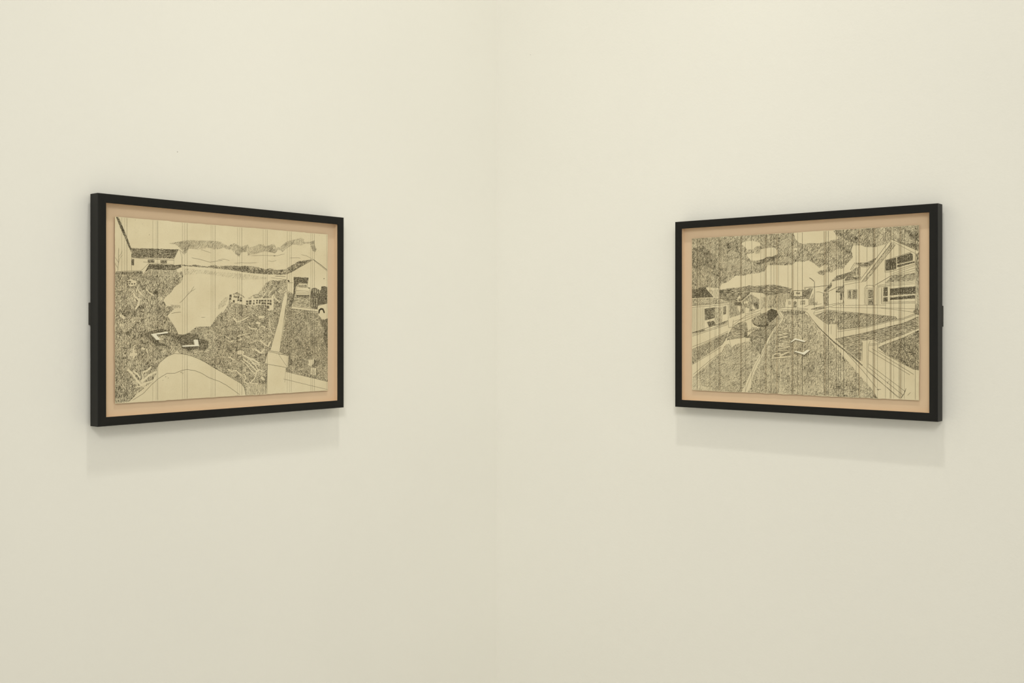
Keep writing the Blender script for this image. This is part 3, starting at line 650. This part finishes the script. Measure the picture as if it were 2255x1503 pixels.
  (0.5,[(481.1,128.7),(479.5,72.9)]),
  (0.4,[(503.6,128.9),(503.6,114.7)]),
  (0.4,[(481.1,125.5),(509.2,129)]),
  (0.4,[(481.1,128.7),(485.9,137.5)]),
  (0.5,[(481.1,114.3),(579.5,58.5)]),
  (0.5,[(488.4,119.2),(588.6,59.6)]),
  (0.5,[(503.6,114.7),(585.6,72.6),(600.8,70)]),
  (0.5,[(480.3,82.5),(568.7,19.2)]),
  (0.5,[(479.5,74.5),(562.5,11.2)]),
  (0.45,[(477.1,64.9),(556.3,3.1)]),
  (0.45,[(467.3,75.8),(551.6,4.5)]),
  (0.45,[(423,117.4),(467.3,77.4)]),
  (0.9,[(570.2,27.1),(565.6,14.4),(557.9,3.2)]),
  (0.5,[(581,18.2),(573.3,10.1)]),
  (0.5,[(528.9,42.8),(525.8,36.4)]),
  (0.6,[(500.4,20.9),(504.4,23.2),(503.6,19.7),(507.6,22.3),(511.5,21.6)]),
  (0.4,[(381.8,156.8),(381.8,177.2),(402.9,178),(406.3,175.6),(406.3,165)]),
  (0.4,[(388.6,174.8),(388.1,151.9)]),
  (0.4,[(401.3,176.4),(401.3,143.9)]),
  (0.6,[(345,198.6),(343.3,204.4),(345.9,209.3)]),
  (0.5,[(317.2,211.2),(327.7,204.5),(341.6,186.3),(369.1,156.7),(423,111.8),(469,63),(501.2,24.4)]),
  (0.5,[(346.8,199.4),(369.1,182.9),(381,176.4)]),
  (0.5,[(3.1,8.5),(11.2,14.1),(7.1,17.5)]),
  (0.3,[(2,221.8),(2,153.9)]),
  (0.3,[(4.7,221.8),(4.7,154)]),
  (0.3,[(7.3,221.7),(7.3,154)]),
  (0.3,[(10.3,221.7),(10.3,154)]),
  (0.3,[(13.2,221.7),(13.2,154)]),
  (0.3,[(20.4,221.6),(20.4,154)]),
  (0.3,[(27.7,221.5),(27.7,160.3)]),
  (0.3,[(30.9,221.5),(30.9,160.3)]),
  (0.3,[(33.7,221.5),(33.7,160.3)]),
  (0.3,[(36.5,221.5),(36.5,160.3)]),
 ],
 'band': [(15.6,0.75,0),(17.2,1.2,1),(23.3,0.3,0),(25.7,0.9,1),(52.8,0.4,0),(56,1.4,1),(69,0.3,0),(72,0.3,0),(80.8,0.7,0),(82.8,1.8,1),(85.1,0.35,0),(143.7,0.6,0),(145.1,2.2,1),(146.6,0.4,0),(157.2,0.4,0),(175.6,0.5,0),(200.8,0.5,0),(207.3,0.25,0),(211.3,0.3,0),(214.6,2.6,1),(213.7,0.4,0),(216.3,0.35,0),(228,0.35,0),(230.2,0.35,0),(236.6,0.45,0),(240.2,0.25,0),(245.1,2.8,1),(249.3,0.5,0),(275.4,0.35,0),(286.1,0.8,0),(287.8,2.2,1),(290,0.35,0),(301.1,0.45,0),(313.4,0.75,0),(369.9,0.5,0),(372.2,2.6,1),(374.7,0.45,0),(376.8,0.3,0),(381.3,0.7,0),(401.3,0.45,0),(401.3,1.2,1),(406.6,0.35,0),(412.5,0.35,0),(419.7,0.8,0),(450.7,0.5,0),(456.6,0.3,0),(458.6,3,1),(477.4,0.45,0),(491.6,0.5,0),(493.2,0.5,0),(494.8,3.2,1),(496.4,0.35,0),(502.8,0.35,0),(521.8,0.45,0),(532.7,0.5,0),(534.1,1.6,1),(535.7,0.4,0),(541.2,0.4,0),(553.5,0.45,0),(555.7,0.45,0),(557.1,2.2,1),(558.2,0.45,0),(560.5,0.4,0),(566.1,0.4,0),(591.4,0.5,0)],
 'chev': [[(280.4,132.9),(284.2,133.2),(294.7,141.7),(323.9,135),(319.2,132.3),(295.9,137.9),(285.2,131.4)],[(293,108.1),(295.4,109.9),(316,106.6),(326.5,113.1),(334.1,112.4),(319.4,100.6)]],
}


# style: list of (share, angle, angle spread, length, bend, width), clumping, angle field spread
STYLES = {
    'leafL': ([(.75, 82, 16, 6.5, .9, .52), (.25, 30, 60, 4.5, 1.8, .52)], .55, 28),
    'leafR': ([(.82, 60, 80, 4.0, 1.8, .52), (.18, 70, 90, 8.0, 3.4, .62)], .5, 40),
    'fine': ([(1, 4, 6, 4.0, .15, .44)], .2, 3),
    'grassv': ([(1, 87, 5, 7, .2, .45)], .25, 4),
    'diagL': ([(.8, 66, 7, 8, .3, .45), (.2, 150, 12, 5, .3, .45)], .3, 8),
    'diagR': ([(.75, 38, 10, 7, .4, .45), (.25, 78, 10, 5, .4, .45)], .35, 14),
    'dark': ([(.5, 88, 5, 7, .06, .50), (.3, 3, 5, 7, .06, .50), (.2, 45, 8, 6, .1, .5)], .15, 2),
    'brick': ([(.55, 1, 4, 7, .08, .48), (.45, 86, 6, 4, .1, .48)], .3, 3),
    'hill': ([(1, -12, 35, 6, .9, .52)], .45, 25),
    'cloud': ([(1, 56, 7, 6.5, .5, .26)], .4, 10),
    'horiz': ([(1, 0, 7, 8, .5, .45)], .35, 6),
    'lawn': ([(1, 50, 38, 5.2, 1.1, .50)], .45, 25),
    'sky': ([(.7, 60, 12, 7, .22, .46), (.3, 115, 12, 6, .22, .46)], .5, 20),
    'road': ([(.78, 80, 9, 6.5, .18, .46), (.22, 4, 8, 4.5, .25, .5)], .5, 7),
}
CELL = 0.5
INK = 0.80
GX, GY = int(SW / CELL), int(SH / CELL)

def smooth_noise(rng, cell_mm):
    nx, ny = int(SW / cell_mm) + 3, int(SH / cell_mm) + 3
    g = rng.standard_normal((ny, nx))
    x = (np.arange(GX) + .5) * CELL / cell_mm; y = (np.arange(GY) + .5) * CELL / cell_mm
    xi, yi = x.astype(int), y.astype(int); fx, fy = x - xi, y - yi
    fx = fx * fx * (3 - 2 * fx); fy = (fy * fy * (3 - 2 * fy))[:, None]
    a = g[yi][:, xi]; b = g[yi][:, xi + 1]; c = g[yi + 1][:, xi]; d = g[yi + 1][:, xi + 1]
    return (a * (1 - fx) + b * fx) * (1 - fy) + (c * (1 - fx) + d * fx) * fy

def blur(g, r=3):
    p = np.pad(g, r, mode='edge'); c = np.cumsum(np.cumsum(p, 0), 1); c = np.pad(c, ((1, 0), (1, 0)))
    k = 2 * r + 1
    return (c[k:, k:] - c[:-k, k:] - c[k:, :-k] + c[:-k, :-k]) / (k * k)

def fill_poly(grid, pts, value):
    p = np.array(pts, float)
    x0, y0 = np.maximum(np.floor(p.min(0) / CELL).astype(int) - 1, 0)
    x1 = min(int(p[:, 0].max() / CELL) + 2, GX); y1 = min(int(p[:, 1].max() / CELL) + 2, GY)
    if x1 <= x0 or y1 <= y0: return
    X = (np.arange(x0, x1) + .5) * CELL; Y = ((np.arange(y0, y1) + .5) * CELL)[:, None]
    ins = np.zeros((y1 - y0, x1 - x0), bool)
    n = len(p)
    for i in range(n):
        ax, ay = p[i]; bx, by = p[(i + 1) % n]
        if ay == by: continue
        cond = (ay > Y) != (by > Y)
        ins ^= cond & (X < (bx - ax) * (Y - ay) / (by - ay) + ax)
    grid[y0:y1, x0:x1][ins] = value

def fill_line(grid, pts, w, value):
    for (ax, ay), (bx, by) in zip(pts, pts[1:]):
        x0 = max(int((min(ax, bx) - w) / CELL), 0); x1 = min(int((max(ax, bx) + w) / CELL) + 2, GX)
        y0 = max(int((min(ay, by) - w) / CELL), 0); y1 = min(int((max(ay, by) + w) / CELL) + 2, GY)
        if x1 <= x0 or y1 <= y0: continue
        X = (np.arange(x0, x1) + .5) * CELL; Y = ((np.arange(y0, y1) + .5) * CELL)[:, None]
        L2 = (bx - ax) ** 2 + (by - ay) ** 2 + 1e-9
        t = np.clip(((X - ax) * (bx - ax) + (Y - ay) * (by - ay)) / L2, 0, 1)
        d2 = (X - ax - t * (bx - ax)) ** 2 + (Y - ay - t * (by - ay)) ** 2
        grid[y0:y1, x0:x1][d2 < (w / 2) ** 2] = value

class Ribbons:
    """ink lines: thin flat ribbons gathered into one mesh"""
    def __init__(self): self.v, self.f, self.m, self.n = [], [], [], 0
    def add(self, px, py, ok, w, z, k=0):
        """px, py: (n, k) points in mm; ok: (n, k) valid; w: (n,1) widths; z: (n,1) height in mm"""
        n, kk = px.shape
        tx, ty = np.gradient(px, axis=1), np.gradient(py, axis=1)
        l = np.hypot(tx, ty) + 1e-9
        taper = np.ones(kk)
        if kk > 3: taper[0] = taper[-1] = .45
        nx, ny = -ty / l * w * taper / 2, tx / l * w * taper / 2
        z = np.broadcast_to(z, px.shape)
        V = np.stack([np.stack([px - nx, py - ny, z], -1), np.stack([px + nx, py + ny, z], -1)], 2).reshape(-1, 3)
        idx = (np.arange(n)[:, None] * kk + np.arange(kk - 1)[None, :]) * 2
        good = ok[:, :-1] & ok[:, 1:]
        i = idx[good]
        F = np.stack([i, i + 2, i + 3, i + 1], -1)
        used, inv = np.unique(F, return_inverse=True)
        self.v.append(V[used]); self.f.append(inv.reshape(-1, 4) + self.n); self.m.append(np.full(len(F), k, np.int32))
        self.n += len(used)
    def line(self, pts, w, z, rng, k=0, wobble=.12):
        p = np.array(pts, float)
        seg = np.hypot(*(p[1:] - p[:-1]).T); s = np.r_[0, np.cumsum(seg)]
        q = np.unique(np.r_[np.arange(0, s[-1], 4.0), s])
        x = np.interp(q, s, p[:, 0]); y = np.interp(q, s, p[:, 1])
        x = x + rng.normal(0, wobble, len(x)); y = y + rng.normal(0, wobble, len(y))
        x = np.clip(x, .6, SW - .6); y = np.clip(y, .6, SH - .6)
        self.add(x[None], y[None], np.ones((1, len(x)), bool), np.array([[w]]), np.array([[z]]), k)
    def build(self, name, parent, to_local, materials):
        V = np.concatenate(self.v); F = np.concatenate(self.f); Mi = np.concatenate(self.m)
        me = bpy.data.meshes.new(name)
        me.vertices.add(len(V)); me.vertices.foreach_set('co', to_local(V).astype(np.float32).ravel())
        me.loops.add(len(F) * 4); me.loops.foreach_set('vertex_index', F.astype(np.int32).ravel())
        me.polygons.add(len(F)); me.polygons.foreach_set('loop_start', (np.arange(len(F)) * 4).astype(np.int32))
        me.polygons.foreach_set('material_index', Mi)
        me.update(calc_edges=True); me.validate()
        for m in materials: me.materials.append(m)
        o = bpy.data.objects.new(name, me); C.objects.link(o); o.parent = parent
        return o

def ink_drawing(art, seed, parent, to_local):
    rng = np.random.default_rng(seed)
    lab = np.zeros((GY, GX), np.int32)
    layers = [None]
    for style, val, pts in art['reg']:
        if style == 'x': fill_poly(lab, pts, 0)
        elif style == 'w': fill_line(lab, pts, val, 0)
        else:
            layers.append((style, val)); fill_poly(lab, pts, len(layers) - 1)
    clump = smooth_noise(rng, 3.4) * .75 + smooth_noise(rng, 11) * .55 + smooth_noise(rng, 30) * .35
    swirl = smooth_noise(rng, 14)
    rb = Ribbons()
    flat = lab.ravel(); order = np.argsort(flat, kind='stable'); srt = flat[order]
    acc = np.zeros(GX * GY)
    for li in range(1, len(layers)):
        style, tone = layers[li]
        a, b = np.searchsorted(srt, [li, li + 1])
        cells = order[a:b]
        if len(cells) == 0: continue
        sub, clumping, field = STYLES[style]
        goal = -math.log(1 - tone) * INK * (1.25 if style in ('dark', 'brick') else 1.0)
        mod = np.exp(clump.ravel()[cells] * clumping); mod /= mod.mean()
        inside = (lab == li).astype(float); weight = blur(inside)
        for share_pass in (.5, .7, .85, 1.0, 1.0, 1.0):
            have = (blur(acc.reshape(GY, GX) * inside) / np.maximum(weight, .02)).ravel()[cells]
            lack = np.maximum(goal * share_pass * mod - have, 0)
            total = lack.sum() * CELL * CELL
            if total <= 0: continue
            wgt = lack / lack.sum()
            for share, ang, spread, length, bend, width in sub:
                n = int(round(share * total / (length * width * .57)))
                if n == 0: continue
                c = rng.choice(cells, n, p=wgt)
                cx = (c % GX + rng.random(n)) * CELL; cy = (c // GX + rng.random(n)) * CELL
                th = np.radians(ang + rng.normal(0, 1, n) * spread + swirl.ravel()[c] * field)
                L = length * np.exp(rng.normal(0, .3, n)); k = 9
                t = np.linspace(-.5, .5, k)[None]
                bd = (rng.normal(0, .5, n) + np.sign(rng.normal(.5, 1, n)) * .7) * bend
                tt = th[:, None] + bd[:, None] * t
                ds = (L / (k - 1))[:, None]
                X = np.cumsum(np.cos(tt) * ds, 1); Y = np.cumsum(np.sin(tt) * ds, 1)
                X += (cx - X[:, 4])[:, None]; Y += (cy - Y[:, 4])[:, None]
                xi = np.clip((X / CELL).astype(int), 0, GX - 1); yi = np.clip((Y / CELL).astype(int), 0, GY - 1)
                ok = (X > .3) & (X < SW - .3) & (Y > .3) & (Y < SH - .3)
                here = lab[yi, xi]
                ok &= (here == li) | ((here > 0) & (rng.random((n, 1)) < .3))
                ok[:, 4] = True
                for i in (3, 2, 1, 0): ok[:, i] &= ok[:, i + 1]
                for i in (5, 6, 7, 8): ok[:, i] &= ok[:, i - 1]
                w = (width * np.where(rng.random(n) < .78, .54, 1.1) * np.exp(rng.normal(0, .15, n)))[:, None]
                z = .10 + rng.random((n, 1)) * .05
                np.add.at(acc, (yi * GX + xi)[ok], np.broadcast_to(ds * w / (CELL * CELL), X.shape)[ok])
                rb.add(X, Y, ok, w, z)
    for style, val, pts in art['reg']:
        if style in ('dark', 'brick'):
            q = np.array(pts)
            if (q.max(0) - q.min(0)).max() < 45: rb.line(list(pts) + [pts[0]], .34, .165, rng, 0, .08)
    for w, pts in art['line']:
        rb.line(pts, w * 1.25, .17, rng)
    for x, w, k in art['band']:
        if not (1 < x < SW - 1): continue
        rb.line([(x, .8), (x, SH - .8)], w * (1.05 if k == 0 else 1.0), .18 if k == 0 else .06, rng, k, .03)
    return rb.build('ink_drawing', parent, to_local, [M_INK, M_WASH])

# ------------------------------------------------------------------ framed etching
def framed_etching(label, o, u, n, ang, art, seed):
    root = bpy.data.objects.new('framed_etching', None)
    root.empty_display_size = 0.1
    C.objects.link(root)
    root.location = o + u * (FW / 2) + n * FD            # foot of the frame, at its back
    root.rotation_euler = (0, 0, ang)
    root['label'] = label; root['category'] = 'picture'; root['group'] = 'framed etchings on the two walls'
    X0, Y0 = -FW / 2, -FD                                # local x along the wall, y into the wall, z up

    # four mitred rails; profile (inset, depth) runs round the section
    prof = [(0, .0010), (.0010, 0), (.0186, 0), (.0194, .0006), (.0194, .004), (.0150, .004), (.0150, FD), (.0008, FD), (0, FD - .0008)]
    def rail(side):
        v, f = [], []
        for end in (0, 1):
            for s, d in prof:
                if side in ('bottom', 'top'):
                    x = s if end == 0 else FW - s
                    z = s if side == 'bottom' else FH - s
                else:
                    z = s if end == 0 else FH - s
                    x = s if side == 'left' else FW - s
                v.append((X0 + x, Y0 + d, z))
        k = len(prof)
        for i in range(k): f.append((i, (i + 1) % k, k + (i + 1) % k, k + i))
        f += [tuple(range(k)), tuple(range(2 * k - 1, k - 1, -1))]
        return link('frame_rail', v, f, M_BLACK_H if side in ('bottom', 'top') else M_BLACK_V, root)
    for s in ('bottom', 'top', 'left', 'right'): rail(s)

    # pink spacer strips under the lip and the mount board behind them
    i0, i1, d0, d1 = .0150, .0192, .0041, .0160
    box('spacer_strip', (X0 + i0, Y0 + d0, i0), (X0 + FW - i0, Y0 + d1, i1), M_MOUNT, root)
    box('spacer_strip', (X0 + i0, Y0 + d0, FH - i1), (X0 + FW - i0, Y0 + d1, FH - i0), M_MOUNT, root)
    box('spacer_strip', (X0 + i0, Y0 + d0, i1), (X0 + i1, Y0 + d1, FH - i1), M_MOUNT, root)
    box('spacer_strip', (X0 + FW - i1, Y0 + d0, i1), (X0 + FW - i0, Y0 + d1, FH - i1), M_MOUNT, root)
    box('mount_board', (X0 + i0, Y0 + d1, i0), (X0 + FW - i0, Y0 + d1 + .004, FH - i0), M_MOUNT, root)

    # the sheet floats 5 mm in front of the mount on hidden hinges
    rnd = random.Random(seed)
    SX, SZ, SD = .046, .0465, .0110
    outline = []
    def edge(p, q, nx, ny, steps):
        off = 0
        for i in range(steps):
            t = i / steps
            off = off * .75 + rnd.gauss(0, .22)
            slow = .9 * math.sin(t * 9 + seed) * .4
            e = (off + slow) * min(1, 6 * t, 6 * (1 - t))
            outline.append((p[0] + (q[0] - p[0]) * t + nx * e, p[1] + (q[1] - p[1]) * t + ny * e))
    edge((0, 0), (SW, 0), 0, 1, 170); edge((SW, 0), (SW, SH), 1, 0, 110)
    edge((SW, SH), (0, SH), 0, 1, 170); edge((0, SH), (0, 0), 1, 0, 110)
    v = [(X0 + SX + x / 1000, Y0 + SD + d, SZ + y / 1000) for d in (0, .0007) for x, y in outline]
    k = len(outline)
    f = [tuple(range(k)), tuple(range(2 * k - 1, k - 1, -1))] + [(i, (i + 1) % k, k + (i + 1) % k, k + i) for i in range(k)]
    sheet = link('paper_sheet', v, f, M_PAPER, root)
    for hx in (.09, .51):
        box('hinge', (X0 + SX + hx - .015, Y0 + SD + .0007, SZ + .34), (X0 + SX + hx + .015, Y0 + d1, SZ + .37), M_SLIP, root)

    def to_local(V):
        return np.stack([X0 + SX + V[:, 0] / 1000, Y0 + SD - V[:, 2] / 1000, SZ + V[:, 1] / 1000], -1)
    ink_drawing(art, seed, sheet, to_local)
    for pts in art['chev']:                              # small white angle marks standing proud of the sheet
        v = [(X0 + SX + x / 1000, Y0 + SD - d, SZ + y / 1000) for d in (.0021, .0) for x, y in pts]
        k = len(pts)
        f = [tuple(range(k)), tuple(range(2 * k - 1, k - 1, -1))] + [(i, (i + 1) % k, k + (i + 1) % k, k + i) for i in range(k)]
        c = link('angle_mark', v, f, M_SLIP, sheet); c['label'] = 'white angle mark'

    # brackets between frame and wall, half way up each side
    for x in (.0, FW - .030):
        box('hanging_bracket', (X0 + x, 0, .218), (X0 + x + .030, GAP, .266), M_BRACKET, root, .0008)
    return root

framed_etching('black framed etching of a garden, pale pond and garage, hanging left of the wall corner', OL, UL, NL, TH, ART_LEFT, 11)
framed_etching('black framed etching of a curving street between houses, hanging right of the wall corner', OR, UR, NR, TH - math.pi / 2, ART_RIGHT, 23)
